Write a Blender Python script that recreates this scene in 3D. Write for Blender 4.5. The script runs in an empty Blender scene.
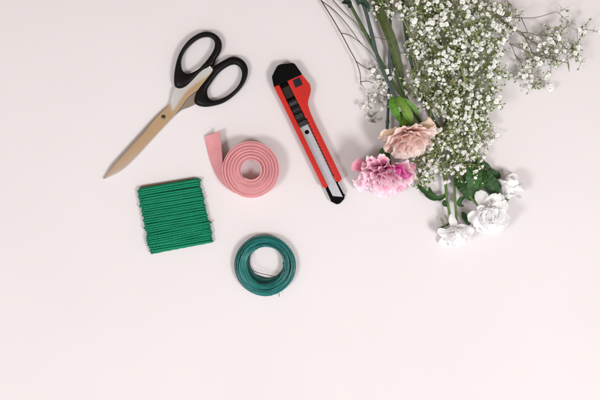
import bpy, math, random
from mathutils import Vector, Matrix, noise
R = random.Random(11)
S = 0.0011            # metres per plan unit (one plan unit = 1.1 mm)
HC = 909.0            # camera height in plan units (1.0 m)
PI = math.pi
scene = bpy.context.scene
COL = scene.collection

def P(x, y, z=0.0):
    k = (HC - z) / HC
    return Vector(((x - 300) * k, (200 - y) * k, z))

def lerp(a, b, t): return a + (b - a) * t
def mixc(a, b, t): return tuple(lerp(a[i], b[i], t) for i in range(3))
def jit(c, a):
    k = 1 + R.uniform(-a, a)
    return tuple(max(0, min(1, v * k)) for v in c)

# ---------------------------------------------------------------- mesh builder
class MB:
    def __init__(s): s.v = []; s.f = []; s.c = []
    def add(s, p, c=(1, 1, 1)):
        s.v.append(Vector(p)); s.c.append(c); return len(s.v) - 1
    def grid(s, rows, closed=False, flip=False):
        # rows: list of lists of indices
        for a, b in zip(rows[:-1], rows[1:]):
            n = len(a)
            for i in range(n if closed else n - 1):
                j = (i + 1) % n
                q = (a[i], a[j], b[j], b[i])
                s.f.append(q[::-1] if flip else q)
    def tube(s, pts, rad, sides=6, col=(1, 1, 1), cap=True, twist=None):
        n = len(pts)
        if callable(rad): rr = [rad(i / max(1, n - 1)) for i in range(n)]
        elif isinstance(rad, (list, tuple)): rr = list(rad)
        else: rr = [rad] * n
        t0 = (pts[1] - pts[0]).normalized()
        up = Vector((0, 0, 1)) if abs(t0.z) < .9 else Vector((1, 0, 0))
        nx = t0.cross(up).normalized()
        rows = []; dist = 0
        for i in range(n):
            a = pts[max(0, i - 1)]; b = pts[min(n - 1, i + 1)]
            t = (b - a)
            t = t.normalized() if t.length > 1e-9 else t0
            nx = nx - t * nx.dot(t)
            if nx.length < 1e-6: nx = t.orthogonal()
            nx.normalize(); ny = t.cross(nx)
            if i: dist += (pts[i] - pts[i - 1]).length
            cc = col(i / max(1, n - 1)) if callable(col) else col
            row = []
            for k in range(sides):
                an = 2 * PI * k / sides
                r = rr[i]
                if twist: r *= 1 + twist[1] * math.cos(2 * (an - dist * twist[0]))
                row.append(s.add(pts[i] + nx * math.cos(an) * r + ny * math.sin(an) * r, cc))
            rows.append(row)
        s.grid(rows, closed=True, flip=True)
        if cap:
            s.f.append(tuple(rows[0])); s.f.append(tuple(rows[-1][::-1]))
    def lathe(s, base, axis, prof, sides=12, col=(1, 1, 1), lobes=None):
        ax = axis.normalized(); u = ax.orthogonal().normalized(); w = ax.cross(u)
        rows = []
        for i, (r, h) in enumerate(prof):
            cc = col(i / (len(prof) - 1)) if callable(col) else col
            row = []
            for k in range(sides):
                a = 2 * PI * k / sides
                q = r * (1 + (lobes[1] * math.cos(lobes[0] * a) if lobes else 0))
                row.append(s.add(base + ax * h + (u * math.cos(a) + w * math.sin(a)) * q, cc))
            rows.append(row)
        s.grid(rows, closed=True)
        s.f.append(tuple(rows[0][::-1])); s.f.append(tuple(rows[-1]))
    def prism(s, poly, z0, z1, col=(1, 1, 1)):
        # poly: list of Vector xy (counter clockwise seen from above)
        area = sum(poly[i].x * poly[(i + 1) % len(poly)].y - poly[(i + 1) % len(poly)].x * poly[i].y for i in range(len(poly)))
        if area < 0: poly = poly[::-1]
        a = [s.add((p.x, p.y, z0), col) for p in poly]
        b = [s.add((p.x, p.y, z1), col) for p in poly]
        n = len(poly)
        for i in range(n): s.f.append((a[i], a[(i + 1) % n], b[(i + 1) % n], b[i]))
        s.f.append(tuple(a[::-1])); s.f.append(tuple(b))

def build(mb, name, mat, root=None, sharp=40, bevel=0, origin=None, solid=0, subsurf=0):
    me = bpy.data.meshes.new(name)
    if root is not None:
        org = Vector(root['_o'])
    else:
        org = origin if origin is not None else Vector((0, 0, 0))
    me.from_pydata([(v - org) * S for v in mb.v], [], mb.f)
    ca = me.color_attributes.new('Col', 'FLOAT_COLOR', 'POINT')
    buf = []
    for c in mb.c: buf += [c[0], c[1], c[2], 1.0]
    ca.data.foreach_set('color', buf)
    me.materials.append(mat)
    me.update(); me.validate()
    me.polygons.foreach_set('use_smooth', [True] * len(me.polygons))
    if sharp and not bevel: me.set_sharp_from_angle(angle=math.radians(sharp))
    o = bpy.data.objects.new(name, me); COL.objects.link(o)
    if root is not None:
        o.parent = root['_e']
        o['_dummy'] = 0; del o['_dummy']
    else:
        o.location = org * S
    if solid:
        m = o.modifiers.new('Solid', 'SOLIDIFY'); m.thickness = solid * S; m.offset = 0
    if bevel:
        m = o.modifiers.new('Bevel', 'BEVEL'); m.width = bevel * S; m.segments = 3; m.limit_method = 'ANGLE'
        m.angle_limit = math.radians(35); m.harden_normals = True
    if subsurf:
        m = o.modifiers.new('Sub', 'SUBSURF'); m.levels = subsurf; m.render_levels = subsurf
    return o

def thing(name, label, cat, loc, group=None):
    e = bpy.data.objects.new(name, None); COL.objects.link(e)
    e.empty_display_size = .01
    e.location = loc * S
    e['label'] = label; e['category'] = cat
    if group: e['group'] = group
    return {'_e': e, '_o': tuple(loc)}
def sub(o, root): return {'_e': o, '_o': root['_o']}      # sub-parts share the thing's origin

def catmull(pts, n, closed=False):
    m = len(pts); out = []
    segs = m if closed else m - 1
    for i in range(segs):
        if closed: p0, p1, p2, p3 = pts[(i - 1) % m], pts[i], pts[(i + 1) % m], pts[(i + 2) % m]
        else: p0, p1, p2, p3 = pts[max(0, i - 1)], pts[i], pts[i + 1], pts[min(m - 1, i + 2)]
        for k in range(n):
            t = k / n
            out.append(0.5 * ((2 * p1) + (p2 - p0) * t + (2 * p0 - 5 * p1 + 4 * p2 - p3) * t * t + (3 * p1 - p0 - 3 * p2 + p3) * t ** 3))
    if not closed: out.append(pts[-1].copy())
    return out
def path(pts, n=8): return catmull([P(*p) for p in pts], n)

# ---------------------------------------------------------------- materials
def nodes(name):
    m = bpy.data.materials.new(name); m.use_nodes = True
    nt = m.node_tree; nt.nodes.clear()
    out = nt.nodes.new('ShaderNodeOutputMaterial'); b = nt.nodes.new('ShaderNodeBsdfPrincipled')
    nt.links.new(b.outputs[0], out.inputs[0])
    return m, nt, b, out
def mat(name, color=None, rough=.5, metal=0, var=.1, vscale=60, bump=0, bscale=400, attr=False, trans=0, spec=.5, coat=0, detail=4):
    m, nt, b, out = nodes(name)
    L = nt.links.new
    tc = nt.nodes.new('ShaderNodeTexCoord')
    nz = nt.nodes.new('ShaderNodeTexNoise'); nz.inputs['Scale'].default_value = vscale; nz.inputs['Detail'].default_value = detail
    L(tc.outputs['Object'], nz.inputs['Vector'])
    mr = nt.nodes.new('ShaderNodeMapRange'); mr.inputs['From Min'].default_value = .3; mr.inputs['From Max'].default_value = .7
    mr.inputs['To Min'].default_value = 1 - var; mr.inputs['To Max'].default_value = 1 + var
    L(nz.outputs['Fac'], mr.inputs['Value'])
    mx = nt.nodes.new('ShaderNodeMix'); mx.data_type = 'RGBA'; mx.blend_type = 'MULTIPLY'; mx.inputs['Factor'].default_value = 1
    if attr:
        at = nt.nodes.new('ShaderNodeAttribute'); at.attribute_name = 'Col'; L(at.outputs['Color'], mx.inputs['A'])
    else: mx.inputs['A'].default_value = (*color, 1)
    L(mr.outputs[0], mx.inputs['B'])
    L(mx.outputs['Result'], b.inputs['Base Color'])
    b.inputs['Roughness'].default_value = rough; b.inputs['Metallic'].default_value = metal
    b.inputs['Specular IOR Level'].default_value = spec; b.inputs['Coat Weight'].default_value = coat
    if bump:
        n2 = nt.nodes.new('ShaderNodeTexNoise'); n2.inputs['Scale'].default_value = bscale; n2.inputs['Detail'].default_value = 5
        L(tc.outputs['Object'], n2.inputs['Vector'])
        bp = nt.nodes.new('ShaderNodeBump'); bp.inputs['Strength'].default_value = bump; bp.inputs['Distance'].default_value = .0004
        L(n2.outputs['Fac'], bp.inputs['Height']); L(bp.outputs[0], b.inputs['Normal'])
    if trans:
        tr = nt.nodes.new('ShaderNodeBsdfTranslucent'); ms = nt.nodes.new('ShaderNodeMixShader')
        ms.inputs[0].default_value = trans
        L(mx.outputs['Result'], tr.inputs['Color']); L(b.outputs[0], ms.inputs[1]); L(tr.outputs[0], ms.inputs[2])
        L(ms.outputs[0], out.inputs[0])
    return m

M = {}
M['table'] = mat('pale_pink_board', (.642, .610, .624), rough=.62, var=.018, vscale=5, bump=.22, bscale=1400, spec=.25)
M['steel'] = mat('brushed_steel', (.80, .77, .73), rough=.13, metal=1, var=.04, vscale=40, bump=.03, bscale=1500)
M['steel_edge'] = mat('dull_steel', (.42, .41, .42), rough=.4, metal=1, var=.1)
M['screw'] = mat('dark_screw', (.10, .08, .06), rough=.35, metal=1)
M['black'] = mat('black_plastic', (.006, .005, .005), rough=.36, var=.2, bump=.1, bscale=1200, spec=.10)
M['blackm'] = mat('matt_black_plastic', (.003, .003, .003), rough=.5, var=.2, bump=.1, bscale=1200, spec=.04)
M['red'] = mat('red_plastic', (.46, .008, .006), rough=.3, var=.06, bump=.06, bscale=700, spec=.45, coat=.35)
M['blade'] = mat('grey_blade_steel', (.46, .475, .52), rough=.42, metal=.75, var=.06, vscale=200)
M['ribbon'] = mat('pink_ribbon', (.72, .305, .325), rough=.5, var=.05, vscale=120, bump=.3, bscale=2200, spec=.35, trans=.12)
M['cord'] = mat('green_cord', attr=True, rough=.5, var=.16, vscale=500, bump=.4, bscale=2200, spec=.22)
M['card'] = mat('brown_card', (.16, .07, .04), rough=.8, var=.15)
M['wire'] = mat('green_coated_wire', attr=True, rough=.33, var=.1, vscale=150, coat=.1)
M['petal'] = mat('petal', attr=True, rough=.6, var=.05, vscale=250, bump=.25, bscale=900, trans=.32, spec=.2)
M['wpetal'] = mat('white_petal', attr=True, rough=.55, var=.03, vscale=250, bump=.2, bscale=900, trans=.42, spec=.2)
M['leaf'] = mat('leaf', attr=True, rough=.5, var=.22, vscale=180, bump=.35, bscale=500, trans=.12, spec=.3)
M['stem'] = mat('stem', attr=True, rough=.55, var=.2, vscale=150, spec=.3)

# ---------------------------------------------------------------- setting
tb = MB()
N = 24; ext = 1500
rows = [[tb.add((lerp(-ext, ext, i / N), lerp(-ext, ext, j / N), 0)) for i in range(N + 1)] for j in range(N + 1)]
tb.grid(rows)
o = build(tb, 'table_surface', M['table']); o['kind'] = 'structure'

# ---------------------------------------------------------------- scissors
t = thing('scissors', 'steel scissors with black plastic finger loops lying closed on the table', 'scissors', P(163.5, 117))
def xy(pts, z=5): return [P(a, b, z) for a, b in pts]
def loft(Lp, Rp, ztop, zbot, n=8, m=14, camber=.5, tilt=None):
    mb = MB()
    L_ = catmull(xy(Lp), n); R_ = catmull(xy(Rp), n)
    top = []; bot = []
    for i, (a, b) in enumerate(zip(L_, R_)):
        f = i / (len(L_) - 1)
        zt = ztop(f); zb = zbot(f); ra = []; rb = []
        for k in range(m + 1):
            u = k / m
            p = a.lerp(b, u)
            ra.append(mb.add((p.x, p.y, zt + camber * (1 - (2 * u - 1) ** 2) + (tilt(f, u) if tilt else 0)), (1, 1, 1)))
            rb.append(mb.add((p.x, p.y, zb), (1, 1, 1)))
        top.append(ra); bot.append(rb)
    mb.grid(top, flip=True); mb.grid(bot)
    mb.grid([[r[0] for r in bot], [r[0] for r in top]], flip=True)
    mb.grid([[r[-1] for r in bot], [r[-1] for r in top]])
    mb.f.append(tuple(bot[-1] + top[-1][::-1])); mb.f.append(tuple(bot[0][::-1] + top[0]))
    return mb
AL = [(103.6, 178.6), (114, 166), (127.5, 151), (143, 134.2), (155, 119), (167.5, 106.5), (171.5, 99), (175, 88.5), (187, 76), (199, 67.5), (206, 65.2), (210.3, 66.3)]
AR = [(104.2, 179.2), (120, 171), (132.5, 160), (145, 146.5), (157.5, 133), (167.5, 122.5), (175, 114.5), (181, 107), (188, 97.6), (198.5, 89.5), (209.5, 80), (213.4, 70)]
BL = [(102.6, 178.6), (110.5, 165.3), (125, 149), (140, 132.5), (154.6, 116.5), (167, 105.4), (180, 97), (190, 90), (200, 84)]
BR = [(104, 179), (119, 171), (131, 160.6), (143, 148), (155, 134.6), (166, 123), (180, 110.5), (189, 106.8), (203, 100)]
def rise(f):
    a = min(1, max(0, (f - .46) / .54)); return 2.6 * a
def side_tilt(f, u):
    a = min(1, max(0, (f - .46) / .16)); a = a * a * (3 - 2 * a)
    q = max(0, .74 - u); return 1.9 * a * (q * q / (q + .12))
bA = build(loft(AL, AR, lambda f: 3.9 + rise(f), lambda f: 2.9 + rise(f) * .93, n=14, camber=.03, tilt=side_tilt), 'blade', M['steel'], t, sharp=30)
M['steel2'] = mat('darker_steel', (.42, .40, .40), rough=.25, metal=1, var=.06, vscale=40)  # darker, rougher steel for the lower blade
bB = build(loft(BL, BR, lambda f: 2.3, lambda f: 1.0, n=14, camber=.05), 'blade', M['steel2'], t, sharp=30)
sc = MB(); c = P(163.5, 117, 4)
sc.lathe(Vector((c.x, c.y, 3.9)), Vector((0, 0, 1)), [(2.3, 0), (2.3, .75), (1.9, .95), (.9, .95), (.8, .75), (.1, .75)], sides=24)
build(sc, 'pivot_screw', M['screw'], t)
def bow(outer, inner, centre, h, zc, n=120, m=18):
    mb = MB()
    C = P(*centre, zc)
    def radial(pts):
        d = catmull(xy(pts, zc), 10, closed=True)
        pr = sorted(((math.atan2(p.y - C.y, p.x - C.x), math.hypot(p.x - C.x, p.y - C.y)) for p in d))
        def f(a):
            lo = pr[-1]; lo = (lo[0] - 2 * PI, lo[1])
            for q in pr:
                if q[0] >= a:
                    w = (a - lo[0]) / max(1e-6, q[0] - lo[0]); return lerp(lo[1], q[1], w)
                lo = q
            q = (pr[0][0] + 2 * PI, pr[0][1]); return lerp(lo[1], q[1], (a - lo[0]) / max(1e-6, q[0] - lo[0]))
        v = [f(-PI + 2 * PI * i / n) for i in range(n)]
        return [(v[i - 1] + v[i] * 2 + v[(i + 1) % n]) / 4 for i in range(n)]
    ro, ri = radial(outer), radial(inner)
    rows = []
    for i in range(n):
        a = -PI + 2 * PI * i / n; d = Vector((math.cos(a), math.sin(a), 0))
        rm, rw = (ro[i] + ri[i]) / 2, (ro[i] - ri[i]) / 2
        row = []
        for k in range(m):
            q = 2 * PI * k / m; cs, sn = math.cos(q), math.sin(q)
            e = .78
            cx = math.copysign(abs(cs) ** e, cs); sz = math.copysign(abs(sn) ** e, sn)
            p = Vector((C.x, C.y, 0)) + d * (rm + rw * cx)
            row.append(mb.add((p.x, p.y, zc + h / 2 * sz)))
        rows.append(row)
    rows.append(rows[0])
    mb.grid(rows, closed=True)
    return mb
lo = [(174.4, 85.8), (174.6, 72), (179.4, 54), (189.7, 39.6), (203, 32.2), (214.5, 33.6), (221.2, 40.7), (221.4, 50), (216, 59.5), (213.6, 65.5), (209, 67.4), (202, 71), (192.5, 80.5), (184.5, 87.5), (178, 88.6)]
li = [(181.6, 67), (181.8, 58.7), (187.2, 48.6), (198.5, 39.2), (209, 37.2), (214.6, 42), (213.6, 50), (207.8, 59), (198.7, 69), (188.5, 73.5), (183.5, 71.5)]
ro_ = [(194, 100), (197, 91.5), (206.6, 79), (212.4, 71.5), (213.6, 66.6), (219, 63.2), (224.6, 60), (232.5, 56.6), (242.6, 59.6), (248, 69), (245.6, 81), (237, 92.8), (223.5, 102.8), (208, 106.8), (199, 106), (195, 103.5)]
ri_ = [(207.4, 90.5), (211, 83.5), (220, 72), (231.4, 65), (239, 66.6), (242, 74.5), (238, 86), (227, 96), (215.6, 100.3), (209, 98)]
build(bow(lo, li, (198, 55), 8.5, 5.2), 'handle', M['black'], t, sharp=0)
build(bow(ro_, ri_, (225, 83), 8.0, 4.6), 'handle', M['black'], t, sharp=0)

# ---------------------------------------------------------------- utility knife
t = thing('utility_knife', 'red plastic snap-off utility knife with black cap and extended grey blade', 'knife', P(305, 130))
U = Vector((.43, .903)); W = Vector((.903, -.43)); K0 = Vector((276, 66.6))
def K(v, w, z=6):
    q = K0 + U * v + W * w; p = P(q.x, q.y, z); return p
def kp(pts, z=6): return [K(v, w, z) for v, w in pts]
body = MB()
body.prism(kp([(17, -9.9), (17, 18.6), (31, 22), (36, 20.8), (40.3, 17.6), (48.4, 11.4), (60, 9.8), (128.5, 10.3), (129.5, -8.8), (40, -9.4)]), .3, 4.0)
body.prism(kp([(17.6, -10.7), (17.6, -5.2), (129, -4.6), (131.2, -6.4), (130.4, -8.6), (128.6, -9.9), (40, -10.3)]), 3.6, 10.5)
saw = []
v = 124.0
while v > 62:
    saw += [(v, 4.4), (v - 1.6, 5.7), (v - 3.4, 5.7)]; v -= 3.8
edge = [(17.6, 3.8), (17.6, 19.6), (24, 21.2), (31, 22.8), (36, 21.6), (40.3, 18.5), (44.5, 14.6), (48.4, 12.4), (56, 11.1), (65.5, 10.8), (110, 11.2), (128.4, 11.3), (130.6, 10.2), (131.4, 7.4), (129.6, 4.8)]
body.prism(kp(edge + saw + [(60, 4.4), (46, 4.2), (32, 4.0)]), 3.6, 10.5)
build(body, 'body', M['red'], t, bevel=.55)
cap = MB()
cap.prism(kp([(18.2, -10.9), (8, -8.4), (4.0, -3.5), (.2, 1.6), (.4, 5), (4.2, 16), (5.6, 17.9), (18.9, 20.2)]), .2, 11.6)
build(cap, 'end_cap', M['blackm'], t, bevel=1.2)
tr = MB()
tr.prism(kp([(18.5, -4.9), (18.5, 3.6), (66, 4.2), (66, -4.9)]), 4.1, 4.9)
build(tr, 'channel', M['blackm'], t, bevel=.1)
sh = MB()
sh.prism(kp([(126, -8.8), (126, 7.9), (144.8, 7.7), (149, 4.6), (151.2, -1), (150.6, -4.4), (144.8, -8.8)]), 1.4, 3.4)
build(sh, 'blade_sheath', M['blackm'], t, bevel=.3)
lip = MB()
lip.prism(kp([(129, -9.3), (129, -7.6), (144.6, -7.9), (144.6, -9.2)]), 1.1, 5.2)
lip.prism(kp([(131, 6.0), (131, 8.4), (143.6, 8.3), (144.8, 6.6)]), 1.1, 5.2)
build(lip, 'sheath_lip', M['steel_edge'], t, bevel=.25)
bl = MB()
bl.prism(kp([(64, -4.9), (64, 4.1), (146.3, 4.3), (141.2, -4.4)]), 5.0, 5.6)
b_ = build(bl, 'blade', M['blade'], t, bevel=.12)
sw = MB(); c = K(72.4, -.2, 5.6)
sw.lathe(Vector((c.x, c.y, 5.5)), Vector((0, 0, 1)), [(2.2, 0), (2.2, .5), (1.8, .8), (.9, .8), (.75, .4), (.1, .4)], sides=24)
build(sw, 'pivot_stud', M['blackm'], t)
sl = MB()
prof = [(22.5, 5.6), (34, 5.8), (35.5, 8), (37, 9.8), (39, 10.4), (42, 9.0), (43.2, 9.2), (44.5, 11.2), (47, 12.2), (50, 10.2), (51, 10.4), (52.4, 12.6), (55, 12.4), (58, 9.6), (59, 9.8), (60.6, 11.0), (63, 9.6), (65.6, 8.2), (65.8, 5.2)]
rows = []
for v, z in prof:
    rows.append([sl.add(K(v, w_, z) if k_ not in (0, 5) else K(v, w_, 5.0)) for k_, w_ in enumerate((-4.5, -4.4, -3.9, 3.2, 3.7, 3.9))])
sl.grid(rows, flip=False); sl.f.append(tuple(rows[0])); sl.f.append(tuple(rows[-1][::-1]))
M['gloss'] = mat('glossy_black_plastic', (.008, .008, .009), rough=.2, spec=.6)
build(sl, 'slider', M['gloss'], t, sharp=18)
rg = MB()
rg.prism(kp([(52, -7.6), (52, -7.0), (129.6, -6.6), (130, -7.2)]), 10.3, 10.9)
rg.prism(kp([(40, 8.6), (56, 7.9), (129.8, 8.2), (129.8, 8.8), (56, 8.5), (44, 10.2)]), 10.3, 10.9)
build(rg, 'moulded_ridge', M['red'], t, bevel=.15)
rcs = MB()  # raised dark plate; its colour stands in for shade in the recessed window
rcs.prism(kp([(20, 8.8), (20.2, 16.6), (28.2, 16.2), (28.2, 8.2)]), 10.2, 10.9)
build(rcs, 'recess_shade_plate', mat('recess_shade', (.012, .014, .02), rough=.4, spec=.2), t, bevel=.3)
mk = MB()
for dv, dw in ((-1.0, -1.4), (-1.0, 1.4), (1.4, 0)):
    mk.prism(kp([(36.6 + dv - .8, 12.8 + dw), (36.6 + dv + .5, 12.8 + dw - 1), (36.6 + dv + .5, 12.8 + dw + 1)]), 10.4, 10.62)
build(mk, 'moulded_mark', mat('dark_red_plastic', (.20, .01, .01), rough=.5), t)

# ---------------------------------------------------------------- ribbon roll
rb = MB()
cx, cy = 251.0, 169.8
def spiral_r(a):      # a in turns, 0..n
    return 9.6 + .93 * a + .55 * math.exp(-((a - 3.2) / .5) ** 2) * 0
NT = 20.0; seg = 88
pl = []
gap = [0] + [R.choice([0, 0, .1, .5, 0, .25, 0]) for _ in range(30)]
acc = [0]
for g in gap: acc.append(acc[-1] + g * .35)
tot = acc[int(NT)]
for i in range(int(NT * seg) + 1):
    a = i / seg
    k = int(a); f = a - k
    r = 10.0 + (18.4 - tot) * a / NT + lerp(acc[k], acc[k + 1], f)
    r += .22 * math.sin(2 * PI * f + k * 1.7) * math.exp(-k / 7)
    th = 2 * PI * a
    pl.append((r, th))
# orientation: the outer end of the spiral leaves at lower left
end_th = math.radians(234)
off = end_th - pl[-1][1]
H = 17.0; th0 = .36
th0 = .40
left, right = [], []
for (r, th) in pl:
    q = P(cx, cy, 0) + Vector((math.cos(th + off) * r, math.sin(th + off) * r, 0))
    turn = (th / (2 * PI))
    zt = H + .75 * math.sin(turn * 1.9 + .6) + .5 * math.sin(turn * 4.3) - 1.0 * math.exp(-turn / 1.2)
    k = (HC - zt) / HC
    left.append(Vector((q.x, q.y, .15 + .2 * math.sin(turn * 3) ** 2))); right.append(Vector((q.x * k / 1.0, q.y * k, zt)))
# tail: lower edge and upper edge, twisting from upright to nearly flat
lp = [left[-1], P(222.5, 183.5, .3), P(215.5, 173.5, .3), P(210, 160, .4), P(206.6, 146, .8), P(204.8, 136, 1.8)]
rp = [right[-1], P(226, 179.5, 16.5), P(223.6, 170.5, 16), P(222.3, 159.5, 14), P(221.2, 146.5, 11.5), P(219.4, 131.3, 10.5)]
left += catmull(lp, 14)[1:]; right += catmull(rp, 14)[1:]
m = 6
rowsA, rowsB = [], []
n_ = len(left)
for i in range(n_):
    a = left[max(0, i - 1)]; b = left[min(n_ - 1, i + 1)]
    tg = (b - a).normalized(); acr = (right[i] - left[i]).normalized()
    nr = tg.cross(acr).normalized()
    A, B = [], []
    for k in range(m + 1):
        p = left[i].lerp(right[i], k / m)
        w = th0
        ft = max(0, (i - NT * seg) / (n_ - NT * seg))
        p = p + nr * (.7 * math.sin(PI * k / m) * ft)
        A.append(rb.add(p + nr * w)); B.append(rb.add(p - nr * w))
    rowsA.append(A); rowsB.append(B)
rb.grid(rowsA); rb.grid(rowsB, flip=True)
rb.grid([[r[0] for r in rowsA], [r[0] for r in rowsB]], flip=True)
rb.grid([[r[-1] for r in rowsA], [r[-1] for r in rowsB]])
rb.f.append(tuple(rowsA[-1] + rowsB[-1][::-1])); rb.f.append(tuple(rowsA[0][::-1] + rowsB[0]))
o = build(rb, 'ribbon_roll', M['ribbon'], sharp=50, origin=P(cx, cy, 0))
o['label'] = 'rolled pink fabric ribbon standing on its edge with a loose tail at its left'; o['category'] = 'ribbon'

# ---------------------------------------------------------------- cord on card
t = thing('cord_card', 'flat card tightly wound with bright green twisted cord', 'cord', P(176, 216))
e1 = Vector((.9855, .170, 0)); e2 = Vector((.212, -.977, 0)); CC = P(175.6, 216.0, 0)
cd = MB()
cd.prism([Vector((p.x, p.y)) for p in (CC - e1 * 28.5 - e2 * 35.0, CC + e1 * 27.5 - e2 * 34.4, CC + e1 * 27.5 + e2 * 30.3, CC - e1 * 27.5 + e2 * 30.3)], 2.6, 3.8)
build(cd, 'card', M['card'], t, bevel=.2)
cords = MB()
def winding(n, y0, y1, rad, lift, seed, a0=27.6, slant=0.0):
    rr = random.Random(seed); pts = []
    sp = (y1 - y0) / n
    prev = rr.uniform(-.3, .3)
    for k in range(n):
        y = y0 + sp * k
        ja = rr.uniform(-.45, .45) * sp * .35; jb = rr.uniform(-.45, .45) * sp * .45
        ar, al = a0 + rr.uniform(-.6, .7) + (rr.random() < .1) * 1.0, a0 + rr.uniform(-.6, .7) + (rr.random() < .1) * 1.0
        bow_ = rr.uniform(-.28, .28)
        top = 3.2 + lift + 1.1 + rad
        h = top - 3.2
        for i in range(15):     # across the top, left to right
            u = i / 14; x = lerp(-al, ar, u)
            yy = y + lerp(ja, jb, u) + bow_ * math.sin(PI * u) + slant * u
            pts.append((x, yy, 3.2 + h + .12 * math.sin(u * 9 + k)))
        for i in range(1, 6):   # round the right edge
            q = PI / 2 - PI * i / 6
            pts.append((ar + h * .8 * math.cos(q), y + jb + slant + sp * .25 * i / 6, 3.2 + h * math.sin(q)))
        for i in range(6):      # back underneath
            u = i / 5; pts.append((lerp(ar, -al, u), y + slant + lerp(jb, ja, u) + sp * lerp(.25, .75, u), max(rad, 3.2 - h)))
        for i in range(1, 6):
            q = -PI / 2 - PI * i / 6
            pts.append((-al + h * .8 * math.cos(q), y + ja + sp * lerp(.75, 1, i / 6), 3.2 + h * math.sin(q)))
    P3 = [CC + e1 * x + e2 * y + Vector((0, 0, z)) for x, y, z in pts]
    P3 = catmull(P3, 3)
    base = (.0, .215, .092)
    cords.tube(P3, rad, 9, col=lambda f: jitc(f), twist=(1.3, .22))
def jitc(f):
    k = 1 + .16 * noise.noise(Vector((f * 300, 1, 2))); return (.002 * k, .19 * k, .094 * k)
winding(32, -32.6, 32.0, 1.04, 0, 5)
winding(27, -31.4, 32.4, 1.02, 1.5, 8, a0=27.9, slant=.5)
winding(6, 14.0, 27.0, .95, 2.6, 9, a0=28.2, slant=-1.6)
build(cords, 'cord', M['cord'], t, sharp=0)

# ---------------------------------------------------------------- wire coil
t = thing('wire_coil', 'round coil of thin dark teal coated floral wire', 'wire', P(265.5, 265))
wc = MB(); pts = []
r, z = 24.0, 5.0
C0 = P(265.6, 265, 0)
NL = 150; sg_ = 40
rr = random.Random(4)
tilt = [0, 0]
keys = []
for k in range(NL + 2):
    a = rr.uniform(0, 2 * PI); q = math.sqrt(rr.random())
    if k % 3 == 0: q = 1
    keys.append((24.0 + 5.6 * q * math.cos(a), 6.3 + 5.7 * q * math.sin(a), rr.uniform(-.9, .9), rr.uniform(-.9, .9)))
for k in range(NL):
    A, B = keys[k], keys[k + 1]
    for i in range(sg_):
        u = i / sg_; s_ = u * u * (3 - 2 * u)
        th = 2 * PI * u
        rad = lerp(A[0], B[0], s_) + .25 * math.sin(th * 2 + k)
        pts.append(C0 + Vector((lerp(A[2], B[2], s_) + rad * math.cos(th + k * .03 + 2.2), lerp(A[3], B[3], s_) + rad * math.sin(th + k * .03 + 2.2), lerp(A[1], B[1], s_))))
ps2 = []
for k in range(34):
    rad = rr.uniform(17.6, 22); zz = rr.uniform(.6, 4.2); ox = rr.uniform(-.6, .9)
    for i in range(sg_):
        th = 2 * PI * i / sg_
        ps2.append(P(266.6 + ox, 261.2, 0) + Vector((rad * math.cos(th), (rad - .2) * math.sin(th), zz + .3 * math.sin(th + k))))
wc.tube(ps2, .46, 5, col=(.004, .085, .078))  # lower inner loops, coloured darker to paint in the shade inside the coil
wc.tube(pts, .46, 6, col=lambda f: tuple(c * (1 + 1.1 * noise.noise(Vector((f * 230, 3, 1)))) for c in (.006, .145, .136)))
build(wc, 'coil', M['wire'], t, sharp=0)
we = MB()
dk = (.003, .03, .028)
we.tube(path([(250, 252, 8), (248.4, 263, 10), (249.4, 268.2, 11), (258, 272.6, 11), (268, 275, 10), (276, 276.6, 9), (285, 276, 7)]), .36, 6, col=dk)
ring = [P(267.6, 263.5, 10.4) + Vector((math.cos(a) * 17.6, math.sin(a) * 18.4, 0)) for a in [math.radians(x) for x in range(-75, 130, 6)]]
we.tube(ring, .34, 6, col=dk)
ring = [P(265.5, 265.2, 7) + Vector((math.cos(a) * 30.6, math.sin(a) * 30.2, 0)) for a in [math.radians(x) for x in range(110, 300, 6)]]
ring += [P(279, 294.6, 5), P(279.4, 296.6, 5)]
we.tube(ring, .34, 6, col=dk)
we.tube(path([(251, 273, 2), (262, 277, 2), (272, 279, 2.4), (281, 276.5, 3)]), .34, 6, col=dk)
build(we, 'wire_end', M['wire'], t, sharp=0)

# ---------------------------------------------------------------- flowers: shared parts
def leaf_mesh(mb, pts, width, col, fold=.25, lobes=0, lobe_amp=.16, m=8, tipcol=None, wave=0, n=10):
    """a blade along the polyline pts; width(t) half width; folded about the midrib"""
    ctr = catmull([P(*p) for p in pts], n)
    L_ = len(ctr); rows = []
    for i, c in enumerate(ctr):
        f = i / (L_ - 1)
        tg = (ctr[min(L_ - 1, i + 1)] - ctr[max(0, i - 1)]).normalized()
        sd = tg.cross(Vector((0, 0, 1)))
        sd = sd.normalized() if sd.length > 1e-4 else Vector((1, 0, 0))
        up = sd.cross(tg).normalized()
        w = width(f); row = []
        if lobes:
            w *= 1 - lobe_amp * (abs(math.sin(PI * lobes * f)) < .35) * 1.0 - lobe_amp * .4 * (1 - abs(math.sin(PI * lobes * f)))
        for k in range(m + 1):
            u = 2 * k / m - 1
            v_ = wave * math.sin(f * 14 + u * 2) * abs(u)
            rib = .12 * w * math.cos(f * L_ * 1.1 + abs(u) * 3) * abs(u) * .4
            cc = mixc(col, tuple(x * 1.5 for x in col), max(0, 1 - abs(u) * 7) * .6)
            if tipcol: cc = mixc(cc, tipcol, f)
            row.append(mb.add(c + sd * w * u + up * (fold * w * abs(u) + v_ + rib), cc))
        rows.append(row)
    mb.grid(rows)

def frame(ax):
    ax = ax.normalized(); u = ax.cross(Vector((0, 0, 1)))
    u = u.normalized() if u.length > 1e-3 else Vector((1, 0, 0))
    return ax, u, ax.cross(u).normalized()

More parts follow.
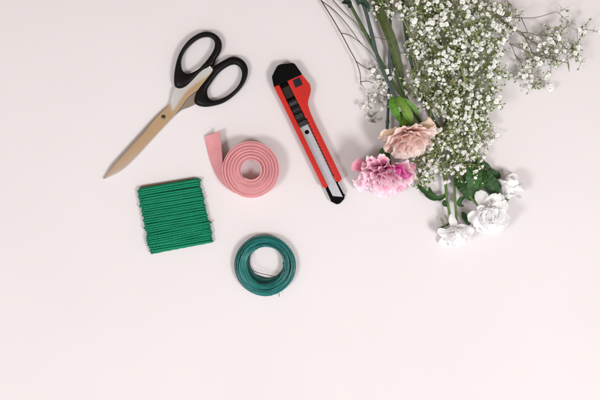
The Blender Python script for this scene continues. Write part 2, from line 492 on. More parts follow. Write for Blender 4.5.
def ruffled_petal(mb, B, ax, az, open_, L, Wd, colf, ruf=1.0, serr=.028, nu=26, nv=10, rn=None, cup=0.):
    rn = rn or R
    ax, u, w = frame(ax)
    rad = u * math.cos(az) + w * math.sin(az)
    side = ax.cross(rad).normalized()
    ph1, ph2, ph3 = rn.uniform(0, 6.3), rn.uniform(0, 6.3), rn.uniform(0, 6.3)
    f1, f2 = rn.uniform(3.5, 6), rn.uniform(9, 13)
    k1 = rn.uniform(-.12, .12)
    rows = []
    for j in range(nv + 1):
        v = j / nv
        # mid curve: along the axis at first, then opening outwards
        row = []
        for i in range(nu + 1):
            uu = 2 * i / nu - 1
            vv = v * (1 - .20 * uu * uu)
            if j == nv or j == nv - 1:
                vv += (serr * (abs(((i * 1.0) % 2) - 1) - .5) + serr * .8 * rn.uniform(-.5, .5)) * (1 if j == nv else .3)
            th = open_ * min(1, (vv / .55) ** 1.1)
            # integrate approx: position at vv
            th_m = open_ * min(1, (vv / .55)) * .5 if vv < .55 else open_ * (.275 + (vv - .55)) / vv
            c = B + (ax * math.cos(th_m) + rad * math.sin(th_m)) * (L * vv)
            nrm = (rad * math.cos(th) - ax * math.sin(th))
            wd = Wd * (.12 + .88 * vv ** 1.15)
            a = uu * 1.05
            p = c + side * wd * math.sin(a) - (ax * math.cos(th) + rad * math.sin(th)) * wd * (1 - math.cos(a)) * .55
            amp = ruf * vv ** 2.0
            p += nrm * amp * (1.6 * math.sin(f1 * uu + ph1) + .9 * math.sin(f2 * uu + ph2) + .5 * math.sin(17 * uu + ph3))
            p += side * amp * .5 * math.sin(f2 * uu + ph3)
            p += nrm * (-cup) * wd * uu * uu * .5 + side * k1 * wd * vv
            if p.z < .25: p.z = .25 + rn.uniform(0, .1)
            row.append(mb.add(p, colf(uu, v)))
        rows.append(row)
    mb.grid(rows)

STEM = (.055, .085, .035); GREYSTEM = (.050, .078, .068); DARK = (.018, .040, .014)

def stem_obj(root, pts, r0, r1, col, name='stem', joints=(), col2=None):
    mb = MB(); pp = path(pts, 8)
    c2 = col2 or col
    mb.tube(pp, lambda f: lerp(r0, r1, f) * (1 + .06 * math.sin(f * 40)), 10, col=lambda f: mixc(col, c2, f))
    for j in joints:
        c = pp[int(j * (len(pp) - 1))]; d = (pp[min(len(pp) - 1, int(j * (len(pp) - 1)) + 1)] - c).normalized()
        rr_ = lerp(r0, r1, j)
        mb.lathe(c - d * 2.4, d, [(rr_ * .9, 0), (rr_ * 1.35, 1.2), (rr_ * 1.5, 2.4), (rr_ * 1.3, 3.4), (rr_ * .9, 4.6)], 12, col=col)
    return build(mb, name, M['stem'], root, sharp=0)

# ---------------------------------------------------------------- carnations
def carnation(label, stem_pts, B, ax, layers, colf, outer, r0=1.9, r1=1.6, calyx=(.10, .22, .03), leaves=(), ruf=1.0, joints=(.25,), seed=1, stemcol=GREYSTEM, scale=1.0):
    rn = random.Random(seed)
    Bp = P(*B)
    t = thing('carnation', label, 'flower', Vector((Bp.x, Bp.y, 0)), 'carnations lying with their heads towards the middle of the table')
    stem_obj(t, stem_pts, r0, r1, stemcol, joints=joints)
    axn = Vector(ax).normalized()
    cal = MB()
    cal.lathe(Bp - axn * 11, axn, [(1.7, 0), (3.6, 1.2), (5.0, 3.5), (5.6, 7), (5.4, 11), (5.6, 15), (6.2, 18), (5.6, 18.2), (3.0, 14)], 20, col=lambda f: mixc((.07, .15, .025), calyx, min(1, f * 1.6)), lobes=(5, .05))
    ax_, u, w = frame(axn)
    for k in range(5):
        a = 2 * PI * k / 5
        rd = u * math.cos(a) + w * math.sin(a)
        sd = ax_.cross(rd)
        rows = []
        for j in range(5):
            v = j / 4; ww = 3.4 * (1 - v) ** .8 + .05
            rows.append([cal.add(Bp + axn * (5 + v * 7) + rd * (5.8 + 1.4 * v - .5 * abs(q)) + sd * ww * q, calyx) for q in (-1, 0, 1)])
        cal.grid(rows)
    build(cal, 'calyx', M['leaf'], t, sharp=0)
    mb = MB()
    for (n, op, L, Wd, rf) in layers:
        for k in range(n):
            az = 2 * PI * (k + rn.uniform(-.3, .3)) / n + rn.uniform(0, .3) + op * 3
            cf = colf(rn, az, op)
            ruffled_petal(mb, Bp + axn * 2, axn, az, op * rn.uniform(.88, 1.12), L * scale * rn.uniform(.92, 1.06), Wd * scale * rn.uniform(.85, 1.15), cf, ruf=rf * ruf, rn=rn)
    bloom = build(mb, 'bloom', M['petal'], t, sharp=0)
    for (az, op, L, Wd, cf, *dz) in outer:
        pm = MB()
        ruffled_petal(pm, Bp + axn * 1 + Vector((0, 0, dz[0] if dz else 0)), axn, math.radians(az), math.radians(op), L, Wd, cf, ruf=ruf * 1.2, rn=rn, nu=32)
        build(pm, 'petal', M['petal'], sub(bloom, t), sharp=0)
    for lf in leaves:
        lm = MB(); leaf_mesh(lm, lf[0], lf[1], lf[2], fold=lf[3])
        build(lm, 'leaf', M['leaf'], t, sharp=0)
    return t

def pinkish(centre, edge, base, streak=0, e0=.72):
    def mk(rn, az, op):
        k = rn.uniform(.92, 1.05); e = rn.uniform(.6, 1.0); ph = rn.uniform(0, 6); deep = rn.uniform(.0, 1)
        def f(uu, v):
            cc = mixc(centre, edge, .3 * deep)
            c = mixc(base, cc, min(1, v / .6))
            if streak: c = mixc(c, edge, streak * (.5 + .5 * math.sin(uu * 23 + ph)) * v)
            tt = max(0, (v - e0) / (1 - e0)) ** 1.3 * e
            tt = max(tt, max(0, abs(uu) - .8) * 2 * v * e)
            c = mixc(c, edge, min(1, tt))
            return tuple(min(.96, x * k) for x in c)
        return f
    return mk
lay = [(4, .12, 34, 13, .8), (6, .36, 35, 16, 1.0), (7, .64, 36, 18, 1.1), (8, .95, 36, 19, 1.1), (8, 1.25, 36, 19, 1.1)]
peach = pinkish((.98, .70, .66), (.985, .90, .85), (.95, .78, .62))
cream = lambda uu, v: mixc((.82, .78, .55), mixc((.95, .76, .62), (.95, .86, .72), abs(uu)), min(1, v * 1.2))
peachf = peach(random.Random(3), 0, 0)
# azimuth 0 is the left of the picture when the axis points down it; 90 is up towards the viewer
carnation('peach pink carnation with ruffled cream-edged petals, under the baby\'s breath',
          [(345, -40, 10), (357, -10, 12), (366, 12, 13), (378, 58, 15), (391, 88, 17), (400, 106, 19)],
          (404.5, 121, 17), (.16, -1, .52), lay, peach,
          [(-8, 88, 33, 16, cream), (-35, 78, 29, 14, cream), (188, 84, 34, 15, cream), (205, 92, 31, 14, cream), (-120, 62, 30, 14, peachf), (-75, 66, 29, 14, peachf), (175, 118, 27, 12, cream)],
          ruf=.85, calyx=(.14, .28, .03), seed=3, joints=(.3,), r0=2.1,
          leaves=[(([(396, 97, 18), (401, 103, 25), (406, 111, 28), (410, 119, 27), (412, 125, 24)]), (lambda f: 4.3 * math.sin(PI * min(1, f * .85 + .12)) ** .6 * (1 + .12 * math.sin(f * 13))), (.15, .28, .045), .3),
                  (([(397, 99, 18), (403, 101, 24), (409, 104, 26), (414, 108, 24), (418, 115, 20)]), (lambda f: 3.2 * math.sin(PI * min(1, f * .85 + .12)) ** .7), (.11, .22, .04), .3),
                  (([(393, 97, 18), (393, 104, 24), (396, 113, 26), (400, 122, 24)]), (lambda f: 4.2 * math.sin(PI * min(1, f * .9 + .1)) ** .7), (.10, .26, .03), .1),
                  (([(361, 3, 15), (358, -2, 17), (352, -14, 18)]), (lambda f: 4.5 * (1 - f * .5)), (.018, .045, .025), .3),
                  (([(362, 1, 15), (368, 6, 17), (369, 12, 16)]), (lambda f: 3.8 * (1 - f * .85)), (.02, .05, .028), .3)], scale=.98)
pinkc = pinkish((.84, .24, .46), (.98, .88, .92), (.62, .07, .26), streak=.38, e0=.70)
mag = lambda uu, v: mixc((.75, .35, .55), mixc((.74, .035, .36), (.92, .45, .70), max(0, v - .85) * 4), min(1, v * 1.6))
rose = lambda uu, v: mixc((.74, .45, .50), mixc((.66, .13, .24), (.88, .55, .64), max(0, v - .8) * 4), min(1, v * 1.6))
pale = lambda uu, v: mixc((.80, .62, .62), mixc((.84, .46, .56), (.90, .74, .78), max(0, v - .75) * 4), min(1, v * 1.4))
carnation('magenta and pale pink carnation with frilly petals, nearest the knife',
          [(391, -40, 7), (390.5, 0, 8), (390, 40, 9), (389, 85, 9), (387.5, 122, 10), (385.5, 142, 12)],
          (384.5, 157.5, 14), (-.02, -1, .72),
          [(4, .15, 32, 12, 1.0), (6, .42, 34, 15, 1.2), (7, .72, 36, 16, 1.3), (7, 1.0, 37, 17, 1.3), (8, 1.28, 38, 16, 1.3)], pinkc,
          [(-10, 94, 36, 13, rose), (5, 104, 33, 11, rose), (-30, 72, 34, 13, pale), (-150, 56, 37, 13, mag, 8), (-166, 62, 36, 12, mag, 6), (-130, 44, 35, 10, mag, 9), (178, 76, 37, 12, pale), (186, 92, 33, 11, rose), (-70, 48, 31, 12, pale), (-95, 40, 31, 12, pale)],
          ruf=1.3, calyx=(.045, .13, .018), seed=8, joints=(.35, .8), r0=1.5, r1=1.4, scale=1.0,
          leaves=[(([(387, 130, 11), (391, 142, 17), (392, 152, 20)]), (lambda f: 3.6 * math.sin(PI * min(1, f * .85 + .12)) ** .7), (.05, .13, .02), .2)])

# ---------------------------------------------------------------- white chrysanthemums
def white_flower(label, stem_pts, B, ax, rings, leaves, seed, r0=1.4, r1=1.1, twigs=(), scol=(.10, .17, .045)):
    rn = random.Random(seed); Bp = P(*B); axn = Vector(ax).normalized()
    t = thing('chrysanthemum', label, 'flower', Vector((Bp.x, Bp.y, 0)), 'white chrysanthemums at the lower end of the bouquet')
    stem_obj(t, stem_pts, r0, r1, (.03, .05, .02), col2=scol)
    for tw in twigs: stem_obj(t, tw, r0 * .8, r1 * .9, (.05, .08, .03), col2=scol)
    rc = MB()
    rc.lathe(Bp - axn * 2.5, axn, [(1.2, 0), (3.2, 1), (4.2, 2.6), (4.4, 4.2), (2, 4.4)], 14, col=(.07, .13, .03))
    build(rc, 'calyx', M['leaf'], t, sharp=0)
    mb = MB(); ax_, u, w = frame(axn)
    outer_objs = []
    for ri, (n, op, L, Wd) in enumerate(rings):
        for k in range(n):
            az = 2 * PI * (k + rn.uniform(-.3, .3)) / n + ri * .5
            o_ = op * rn.uniform(.7, 1.25); l_ = L * rn.uniform(.88, 1.25); wd = Wd * rn.uniform(.85, 1.15)
            rad = u * math.cos(az) + w * math.sin(az); side = ax_.cross(rad)
            tw = rn.uniform(-.7, .7); curl = rn.uniform(-.5, .7)
            tgt = MB() if ri == len(rings) - 1 else mb
            rows = []
            for j in range(10):
                v = j / 9
                th = o_ * min(1, v / .4 + .15) - curl * max(0, v - .5) * 1.2
                c = Bp + (ax_ * math.cos(th) + rad * math.sin(th)) * l_ * v
                nrm = rad * math.cos(th) - ax_ * math.sin(th)
                ww = wd * (math.sin(PI * min(1, .13 + v * .66)) ** .75) * (1 if v < .92 else .8) * (1 + .10 * math.sin(v * 11 + az * 5))
                row = []
                for q in range(7):
                    uu = q / 3 - 1
                    notch = -.05 * l_ * (1 - abs(uu)) ** 2 * (v > .95) - .05 * l_ * uu * uu * v
                    p = c + side * ww * uu * math.cos(tw * v) + nrm * (ww * uu * math.sin(tw * v) - .28 * ww * uu * uu + .16 * ww * math.cos(uu * 7 + az) * v + .9 * v * v * math.sin(v * 9 + az * 3)) + (ax_ * math.cos(th) + rad * math.sin(th)) * notch
                    if p.z < .3: p.z = .3
                    row.append(tgt.add(p, (.985, .98, .985)))
                rows.append(row)
            tgt.grid(rows)
            if tgt is not mb: outer_objs.append(tgt)
    bloom = build(mb, 'bloom', M['wpetal'], t, sharp=0)
    for q in outer_objs: build(q, 'petal', M['wpetal'], sub(bloom, t), sharp=0)
    for lf in leaves:
        lm = MB(); leaf_mesh(lm, lf[0], lf[1], lf[2], fold=lf[3], lobes=lf[4] if len(lf) > 4 else 0, wave=.4, n=14)
        build(lm, 'leaf', M['leaf'], t, sharp=0)
    return t
LD = (.022, .066, .016); LM = (.035, .10, .022)
bell = lambda W_, p=.8: (lambda f: W_ * max(.03, math.sin(PI * min(1, f * .93 + .05))) ** p)
white_flower('smaller white chrysanthemum lying sideways, lowest bloom of the bouquet',
             [(334, -40, 8), (344, -6, 10), (352, 8, 11), (372, 45, 8), (393, 82, 6), (424, 128, 7), (443, 172, 9), (447, 200, 10), (452, 226, 11)],
             (455.5, 230.5, 13), (.02, -1, .55),
             [(6, .2, 10, 3), (8, .5, 13, 3.8), (10, .85, 15, 4.2), (11, 1.15, 17, 4.6), (11, 1.5, 18, 4.6)],
             [([(446.5, 194, 9), (440, 198, 10), (431, 196.5, 9), (423, 190, 7), (417, 184, 5)], bell(3.3), LD, .3, 3),
              ([(436, 197.5, 9), (431, 193, 9), (429, 187, 8)], bell(2.2), LD, .3),
              ([(448.5, 206, 10), (444, 203.5, 12), (445, 200, 12)], bell(2.2), LD, .5),
              ([(451, 222, 10), (445, 226, 7), (437, 229, 4)], bell(1.1), LM, .3),
              ([(446, 227, 9), (443, 222, 8), (441, 217, 6)], bell(1.6), (.35, .36, .30), .3),
              ([(344, 0, 12), (349, 3, 14), (350, 8, 14)], (lambda f: 4.2 * (1 - f * .7)), (.010, .022, .010), .3)],
             5, r0=2.0, r1=1.3, twigs=([(436, 60, 6), (446, 120, 8), (453, 165, 10), (454.5, 190, 11), (457, 226, 11)],))
white_flower('largest white chrysanthemum, middle one of the three white blooms',
             [(383, -40, 6), (383, 0, 6), (392, 55, 6), (410, 105, 7), (440, 150, 9), (459, 178, 11), (466, 192, 13), (480, 207, 14)],
             (488, 213, 16), (.12, -.35, .95),
             [(7, .25, 11, 4.2), (9, .5, 14, 5.2), (12, .8, 16, 6.4), (14, 1.08, 18.5, 6.8), (15, 1.36, 20, 6.8)],
             [([(459, 176, 12), (463, 181, 15), (469, 189, 16), (473, 200, 12)], bell(9.5, .6), LD, .22),
              ([(474, 163, 12), (474, 172, 18), (473, 184, 18), (471, 194, 13)], bell(8), LM, .25, 3),
              ([(483, 170, 12), (480, 178, 15), (476, 188, 15), (473, 198, 12)], bell(6.5), LM, .3),
              ([(462, 212, 8), (466, 219, 7), (470, 225, 5)], bell(3.4), LD, .3, 2),
              ([(466, 196, 13), (461, 199, 12), (459, 204, 11), (464, 206, 10)], bell(2.4), LD, .4),
              ([(374, -30, 8), (376, 0, 10), (385, 24, 12), (393, 45, 10), (400, 72, 6), (406, 98, 4)], bell(5.0, .7), (.060, .080, .024), .35),
              ],
             6, r0=1.8, r1=1.3)
white_flower('small half-open white chrysanthemum, rightmost bloom beside the dark green leaves',
             [(402, -40, 6), (404, 20, 6), (416, 80, 6), (440, 130, 6), (462, 160, 8), (484, 172, 9), (499, 184, 9), (503, 193, 9)],
             (504.5, 199, 10), (.34, .88, .30),
             [(5, .1, 18, 4.4), (6, .22, 20, 5.0), (7, .36, 22, 5.6), (8, .52, 23, 5.8), (6, .72, 22, 5.4)],
             [([(480, 172, 9), (486, 178, 12), (492, 187, 12), (496, 197, 9)], bell(7.5, .6), LD, .2),
              ([(488, 170, 8), (494, 174, 8), (501, 177, 6)], bell(4.4), LD, .25, 2),
              ([(470, 160, 9), (482, 163, 9), (492, 170, 7)], bell(3.0), LD, .25),
              ([(497, 194, 8), (502, 201, 6), (507, 202, 5)], bell(2.4), LD, .3)],
             7, r0=1.6, r1=1.2)

# ---------------------------------------------------------------- gypsophila
def floret_mesh(seed, small=1.0):
    rn = random.Random(seed); mb = MB(); Z = Vector((0, 0, 1))
    mb.lathe(Vector((0, 0, -1.5)), Z, [(.25, 0), (.62, .5), (.78, 1.1), (.6, 1.6)], 7, col=(.16, .24, .08))
    for (n, op, L_, Wd) in ((6, 1.35, 2.5, 1.05), (6, .95, 2.3, .95), (5, .5, 1.9, .8), (3, .15, 1.5, .6)):
        for k in range(n):
            az = 2 * PI * (k + rn.uniform(-.3, .3)) / n + op * 2
            rad = Vector((math.cos(az), math.sin(az), 0)); sd = Z.cross(rad)
            o_ = op * rn.uniform(.8, 1.15); l_ = L_ * rn.uniform(.8, 1.1) * small
            rows = []
            for j in range(5):
                v = j / 4; th = o_ * min(1, .4 + v)
                c = (Z * math.cos(th) + rad * math.sin(th)) * l_ * v
                ww = Wd * small * (.15, .6, .95, 1.0, .55)[j]
                nr = rad * math.cos(th) - Z * math.sin(th)
                cc = mixc((.74, .78, .55), (.97, .965, .94), min(1, v * 2.0))
                rows.append([mb.add(c + sd * ww * q - nr * .25 * ww * q * q + Z * rn.uniform(-.06, .06), cc) for q in (-1, 0, 1)])
            mb.grid(rows)
    return mb
def bud_mesh(seed, openf):
    mb = MB(); Z = Vector((0, 0, 1))
    mb.lathe(Vector((0, 0, -1)), Z, [(.2, 0), (.6, .4), (.8, 1.0), (.74, 1.5)], 8, col=(.15, .24, .06))
    mb.lathe(Vector((0, 0, .3)), Z, [(.66, 0), (.85, .6), (.80, 1.2), (.45, 1.7), (.1, 1.9)], 8, col=mixc((.50, .58, .30), (.86, .87, .80), openf), lobes=(4, .10))
    return mb
def mesh_only(mb, name, mat_):
    o = build(mb, name, mat_, sharp=0); me = o.data; bpy.data.objects.remove(o); return me
FL = [mesh_only(floret_mesh(20 + i, 1.0), 'floret', M['petal']) for i in range(5)]
BU = [mesh_only(bud_mesh(i, i / 2), 'bud', M['petal']) for i in range(3)]
OLIVE = (.24, .265, .10); BROWN = (.085, .062, .036)

def sprig(label, stem_pts, clusters, seed, stemcol=OLIVE, twigcol=OLIVE, r0=.9, spread=5.5, tips=(3, 3), floret_p=.66, extra=(), fsize=1.0, leafy=0, fill=0):
    rn = random.Random(seed)
    # clusters: list of (cx, cy, rx, ry, zlo, zhi, count)
    main = path(stem_pts, 8)
    t = thing('gypsophila_sprig', label, 'flower', Vector((main[-1].x, main[-1].y, 0)), 'sprigs of gypsophila in the bouquet')
    mb = MB()
    mb.tube(main, lambda f: lerp(r0, r0 * .55, f), 7, col=stemcol)
    nodes_ = [(p, i * 4.0) for i, p in enumerate(main)]
    start = len(nodes_) // 3
    for ex in extra:
        pp = path(ex, 6); mb.tube(pp, lambda f: lerp(r0 * .7, r0 * .4, f), 6, col=stemcol)
        nodes_ += [(p, 40 + i * 4.0) for i, p in enumerate(pp)]
    cs = []
    for (cx, cy, rx, ry, z0, z1, cnt) in clusters:
        got = []
        tries = 0
        while len(got) < cnt and tries < 900:
            tries += 1
            a = rn.uniform(0, 2 * PI); q = math.sqrt(rn.random()) * (rn.uniform(1.0, 1.35) if rn.random() < .16 else 1)
            x, y = cx + rx * q * math.cos(a), cy + ry * q * math.sin(a)
            md = math.sqrt(rx * ry / cnt) * .85 * (1 - tries / 1200)
            if all(math.hypot(x - g[0], y - g[1]) > md for g in got):
                got.append((x, y, rn.uniform(z0, z1) * (1 - .35 * q)))
        cs += [P(*g) for g in got]
    root = main[len(main) // 4]
    cs.sort(key=lambda p: (p - root).length)
    flor, buds = [], []
    for c in cs:
        best = min(nodes_[start:], key=lambda nd: (nd[0] - c).length + .10 * nd[1] + (6 if (nd[0] - root).length > (c - root).length else 0))
        b = best[0]; d = c - b; Ld = d.length
        out = (c - root).normalized()
        mid = b + d * .5 - (out * (Ld * .06)) + Vector((rn.uniform(-1, 1), rn.uniform(-1, 1), rn.uniform(-.5, 1.5))) * Ld * .05
        pp = catmull([b, mid, c], 5)
        mb.tube(pp, lambda f: lerp(r0 * .45, r0 * .32, f), 5, col=jit(twigcol, .2), cap=False)
        for i, p in enumerate(pp[1:]): nodes_.append((p, best[1] + Ld * (i + 1) / len(pp) ))
        dirc = (c - pp[-3]).normalized()
        for s_ in range(tips[0]):
            d1 = (dirc * .75 + Vector((rn.gauss(0, .75), rn.gauss(0, .75), rn.gauss(.25, .55)))).normalized()
            p1 = c + d1 * rn.uniform(.35, .8) * spread
            if p1.z < 1.5: p1.z = 1.5
            mb.tube([c, c.lerp(p1, .5) + Vector((rn.uniform(-.2, .2), rn.uniform(-.2, .2), .1)), p1], r0 * .32, 5, col=jit(twigcol, .25), cap=False)
            for q_ in range(tips[1] if rn.random() < .6 else tips[1] - 1):
                d2 = (d1 * .7 + Vector((rn.gauss(0, .7), rn.gauss(0, .7), rn.gauss(.3, .5)))).normalized()
                p2 = p1 + d2 * rn.uniform(.45, 1.0) * spread
                if p2.z < 2.2: p2.z = 2.2 + rn.random()
                mb.tube([p1, p1.lerp(p2, .55) + Vector((0, 0, -.15)), p2], r0 * .25, 4, col=jit(twigcol, .25), cap=False)
                (flor if rn.random() < floret_p else buds).append((p2, d2))
    xb = []
    for i in range(fill):
        nd = rn.choice(nodes_[start:])[0]
        d = Vector((rn.gauss(0, 1), rn.gauss(-.5, 1), rn.uniform(-.25, .35))).normalized(); Lf = rn.uniform(5, 14)
        k1 = Vector((rn.gauss(0, .16), rn.gauss(0, .16), .05)) * Lf
        a_, b2, c2 = nd, nd + d * Lf * .5 + k1, nd + d * Lf
        for q in (b2, c2): q.z = max(.6, q.z)
        cc = jit(twigcol, .35)
        mb.tube([a_, b2, c2], lambda f: r0 * lerp(.34, .2, f), 4, col=cc, cap=False)
        d3 = (d + Vector((rn.gauss(0, .6), rn.gauss(0, .6), 0))).normalized()
        e3 = b2 + d3 * Lf * .5; e3.z = max(.6, e3.z)
        mb.tube([b2, e3], r0 * .2, 4, col=cc, cap=False)
        xb.append((e3, d3)); xb.append((c2, d))
    for i in range(leafy):
        nd = rn.choice(nodes_[start:])[0]
        d = Vector((rn.gauss(0, 1), rn.gauss(-.4, 1), rn.uniform(-.1, .4))).normalized(); Lf = rn.uniform(7, 15)
        sd = d.cross(Vector((0, 0, 1))).normalized(); rows = []
        for j in range(6):
            v = j / 5; c = nd + d * Lf * v + Vector((0, 0, -2.2 * v * v))
            if c.z < .5: c.z = .5
            w_ = .6 * math.sin(PI * min(1, v * .9 + .1)) + .05
            rows.append([mb.add(c + sd * w_ * q + Vector((0, 0, .2 * abs(q))), jit((.12, .16, .05), .1)) for q in (-1, 0, 1)])
        mb.grid(rows)
    build(mb, 'stem', M['stem'], t, sharp=0)
    rn.shuffle(flor)
    buds += xb
    rn.shuffle(buds)
    if len(flor) > 99: flor = flor[:99]
    if len(buds) > 99: buds = buds[:99]
    org = Vector(t['_o'])
    for kind, lst, meshes in (('blossom', flor, FL), ('bud', buds, BU)):
        for p, d in lst:
            o = bpy.data.objects.new(kind, rn.choice(meshes)); COL.objects.link(o)
            o.parent = t['_e']; o.location = (p + d * .8 - org) * S
            dd = (d + Vector((0, 0, .55))).normalized() if kind == 'blossom' else d
            q = dd.to_track_quat('Z', 'Y'); e = q.to_euler(); o.rotation_euler = e
            s_ = (rn.uniform(.6, 1.2) + (rn.random() < .12) * .2) * fsize if kind == 'blossom' else rn.uniform(.75, 1.2)
            o.scale = (s_, s_, s_)
    return len(flor), len(buds)

cnt = []
cnt.append(sprig('sparse gypsophila sprig on thin brown stems, leftmost of the bouquet',
    [(314, -14, 6), (321, 0, 7), (331, 16, 8), (341, 33, 9), (350, 50, 9), (356, 61, 9), (360, 73, 9), (361, 85, 8)],
    [(380, 72, 14, 10, 5, 13, 5), (372, 100, 12, 17, 4, 10, 5), (388, 92, 7, 18, 8, 14, 3)], 31, stemcol=BROWN, twigcol=(.12, .11, .06), r0=.7, spread=6, floret_p=.72, fsize=.8,
    extra=[[(322, 1, 7), (336, 12, 8), (349, 27, 9), (360, 42, 10), (370, 52, 9), (377, 62, 9)], [(341, 33, 9), (349, 35, 10), (357, 40, 10), (366, 48, 9)],
           [(332, -1, 7), (344, 12, 8), (356, 23, 9), (366, 34, 9), (388, 40, 9)], [(356, 61, 9), (364, 67, 9), (372, 70, 9)], [(360, 82, 8), (367, 81, 9), (373, 83, 9)]]))
G = [
 ('gypsophila sprig with loose white dots over the olive leaf at the top', [(392, -45, 9), (398, -10, 12), (402, 15, 16), (410, 35, 18)], [(396, 6, 15, 12, 8, 22, 5), (412, 28, 14, 24, 12, 26, 9)], .62, 1.05, 2),
 ('gypsophila sprig along the top edge, just right of the olive leaf', [(412, -45, 9), (420, -10, 14), (430, 15, 18), (438, 30, 20)], [(430, 10, 17, 18, 16, 38, 12), (420, 42, 12, 14, 8, 26, 3)], .75, 1.15, 6),
 ('thickest white gypsophila sprig at the top middle of the bouquet', [(430, -45, 10), (440, -10, 16), (452, 12, 22), (462, 30, 24)], [(458, 16, 20, 22, 20, 44, 15)], .80, 1.2, 6),
 ('gypsophila sprig at the top right of the dense flower mass', [(450, -45, 10), (465, -12, 16), (480, 8, 20), (492, 24, 20)], [(490, 18, 20, 20, 14, 34, 13), (508, 8, 10, 10, 8, 20, 3)], .68, 1.1, 5),
 ('gypsophila sprig in the green centre of the mass', [(408, -45, 8), (420, 0, 12), (432, 40, 18), (444, 62, 22)], [(446, 52, 20, 18, 18, 40, 14)], .72, 1.1, 8),
 ('gypsophila sprig bulging at the right side of the dense mass', [(440, -45, 8), (462, 0, 12), (476, 40, 18), (486, 62, 20)], [(480, 56, 19, 22, 14, 36, 15)], .76, 1.1, 5),
 ('dark green gypsophila sprig hanging beside the peach carnation', [(398, -45, 6), (406, 10, 8), (414, 55, 10), (424, 85, 14)], [(424, 78, 17, 26, 6, 24, 13)], .50, .95, 12),
 ('gypsophila sprig reaching the right edge halfway down the mass', [(446, -45, 7), (464, 20, 12), (476, 70, 16), (486, 98, 16)], [(478, 98, 20, 20, 12, 32, 15)], .74, 1.1, 5),
 ('gypsophila sprig in the middle of the mass, right of the peach carnation', [(420, -45, 6), (434, 30, 10), (446, 80, 16), (452, 105, 18)], [(450, 104, 20, 20, 14, 34, 14)], .66, 1.05, 8),
 ('gypsophila sprig at the lower right of the mass, above the dark leaves', [(436, -45, 6), (454, 40, 9), (470, 100, 14), (480, 132, 16)], [(476, 138, 16, 24, 10, 28, 14)], .68, 1.0, 5),
 ('lowest gypsophila sprig, hanging over the chrysanthemum stems', [(424, -45, 5), (436, 50, 8), (446, 110, 12), (450, 146, 18)], [(446, 150, 24, 22, 16, 30, 14), (462, 168, 14, 10, 18, 26, 3)], .70, 1.0, 6),
 ('gypsophila sprig spilling between the two carnations and the leaves', [(410, -45, 5), (420, 40, 7), (430, 100, 12), (430, 140, 16)], [(424, 158, 12, 24, 8, 20, 9)], .62, .9, 5),
 ('gypsophila sprig tucked under the others in the upper mass', [(418, -45, 4), (436, 0, 6), (456, 40, 8), (462, 80, 9)], [(462, 76, 26, 24, 4, 14, 15)], .50, .95, 10),
 ('gypsophila sprig tucked under the others in the lower mass', [(428, -45, 3), (440, 40, 5), (456, 100, 7), (462, 140, 9)], [(462, 124, 26, 30, 4, 14, 15)], .52, .95, 8),

 ('creamy gypsophila sprig lying topmost over the upper right of the mass', [(440, -45, 14), (458, -5, 24), (474, 30, 34), (480, 48, 36)], [(474, 36, 26, 34, 22, 40, 18)], .95, .92, 1),
 ('creamy gypsophila sprig lying topmost over the middle of the mass', [(426, -45, 12), (444, 20, 22), (462, 70, 30), (466, 90, 30)], [(464, 84, 28, 32, 18, 36, 18)], .92, .90, 1),
 ('creamy gypsophila sprig lying topmost over the lower part of the mass', [(420, -45, 10), (436, 50, 18), (452, 110, 26), (456, 134, 26)], [(456, 132, 28, 32, 16, 32, 17)], .90, .86, 1),
 ('creamy gypsophila sprig lying topmost near the upper left of the mass', [(404, -45, 10), (414, -5, 18), (430, 30, 26), (434, 46, 26)], [(430, 34, 22, 34, 14, 32, 14)], .85, .92, 2),
]
for i, (lb_, sp, cl, fp, fs, lf) in enumerate(G):
    cnt.append(sprig(lb_, sp, cl, 50 + i, floret_p=fp * .88, tips=(4, 3),  fsize=fs * .86, leafy=lf * 2, fill=48, r0=.9))
cnt.append(sprig('airy gypsophila sprig on bare brown stems, rightmost of the bouquet',
    [(478, -8, 14), (492, 12, 20), (508, 26.5, 22), (521.5, 32.5, 22), (528, 43, 22), (535, 55, 21), (552, 59, 20), (568, 63, 17)],
    [(563, 36, 24, 14, 16, 30, 12), (570, 54, 15, 12, 14, 24, 6), (542, 68, 20, 16, 10, 22, 11), (558, 12, 8, 4, 18, 24, 2), (592, 29, 7, 4, 18, 22, 1), (535, 82, 14, 8, 8, 14, 4), (548, 34, 12, 8, 18, 26, 3), (514, 20, 5, 6, 18, 26, 2), (514, 46, 5, 6, 16, 22, 1)], 99,
    stemcol=BROWN, twigcol=(.17, .17, .085), r0=.62, spread=5.6, floret_p=.62, fsize=.92, tips=(3, 3), leafy=6, fill=14,
    extra=[[(492, 12, 20), (509, 17, 22), (524, 18, 23), (538, 17, 23), (556, 11.5, 21)], [(521.5, 18.5, 23), (525, 26, 23), (528, 33, 23)],
           [(521.5, 32.5, 22), (530, 33, 23), (539, 35, 24), (556, 33, 26)], [(500, 36, 18), (510, 43.5, 20), (515, 54, 18), (520, 66, 15)], [(510, 43.5, 20), (520, 48, 20), (531, 53, 19)], [(515, 54, 18), (521, 63, 15), (524, 72, 11), (527, 80, 9)]]))
cnt.append(sprig('short gypsophila sprig filling the middle of the right-hand spray',
    [(496, 14, 16), (512, 28, 19), (530, 40, 20), (546, 50, 20), (558, 54, 19)],
    [(556, 44, 26, 14, 12, 26, 12), (530, 70, 14, 14, 8, 18, 7)], 120, stemcol=BROWN, twigcol=(.19, .19, .10), r0=.5, spread=5.4, floret_p=.7, fsize=.8, fill=10))
print('FLORETS', cnt, sum(a for a, b in cnt), sum(b for a, b in cnt))

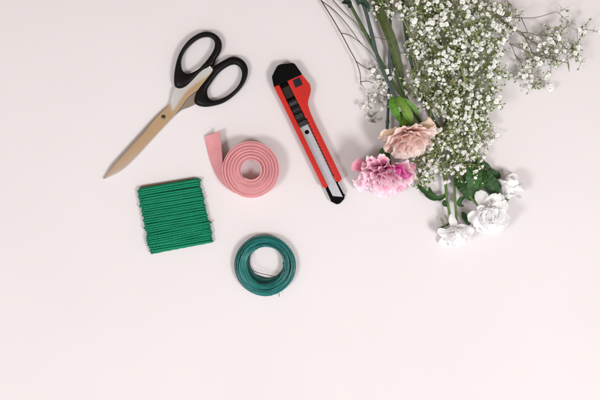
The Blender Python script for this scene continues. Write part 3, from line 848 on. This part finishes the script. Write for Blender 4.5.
# ---------------------------------------------------------------- lights
def area(name, loc, size, power, col, tgt=(0, 0, 0), sy=None):
    l = bpy.data.lights.new(name, 'AREA'); l.shape = 'RECTANGLE'; l.size = size; l.size_y = sy or size; l.energy = power; l.color = col
    o = bpy.data.objects.new(name, l); COL.objects.link(o); o.location = loc
    o.rotation_euler = (Vector(tgt) - Vector(loc)).to_track_quat('-Z', 'Y').to_euler()
area('softbox_right', (.74, -.50, 1.30), .34, 14.8, (1, .985, .98), (.05, -.05, 0))
area('softbox_left', (-.74, -.48, 1.30), .34, 10.7, (1, .985, .98), (-.05, -.05, 0))
w = bpy.data.worlds.new('World'); scene.world = w; w.use_nodes = True
nt = w.node_tree; bg = nt.nodes['Background']
tc = nt.nodes.new('ShaderNodeTexCoord'); sx = nt.nodes.new('ShaderNodeSeparateXYZ'); nt.links.new(tc.outputs['Generated'], sx.inputs[0])
cr = nt.nodes.new('ShaderNodeValToRGB'); mr = nt.nodes.new('ShaderNodeMapRange')
mr.inputs['From Min'].default_value = -.01; mr.inputs['From Max'].default_value = .5
nt.links.new(sx.outputs['Y'], mr.inputs['Value']); nt.links.new(mr.outputs[0], cr.inputs[0])
e = cr.color_ramp.elements
e[0].position = 0; e[0].color = (2.4, 2.38, 2.4, 1)
e[1].position = 1; e[1].color = (.66, .60, .56, 1)
q = cr.color_ramp.elements.new(.10); q.color = (2.1, 1.26, .62, 1)
q = cr.color_ramp.elements.new(.5); q.color = (1.9, 1.45, 1.05, 1)
nt.links.new(cr.outputs[0], bg.inputs[0]); bg.inputs[1].default_value = .295

# ---------------------------------------------------------------- camera
cam = bpy.data.cameras.new('camera'); co = bpy.data.objects.new('camera', cam); COL.objects.link(co)
co.location = (0, 0, HC * S); co.rotation_euler = (0, 0, 0)
cam.sensor_width = 36; cam.lens = 36 * HC / 600; cam.clip_start = .05; cam.clip_end = 50
scene.camera = co
scene.render.resolution_x = 1024; scene.render.resolution_y = 683
vs = scene.view_settings; vs.view_transform = 'Standard'; vs.look = 'None'; vs.exposure = 0; vs.gamma = 1
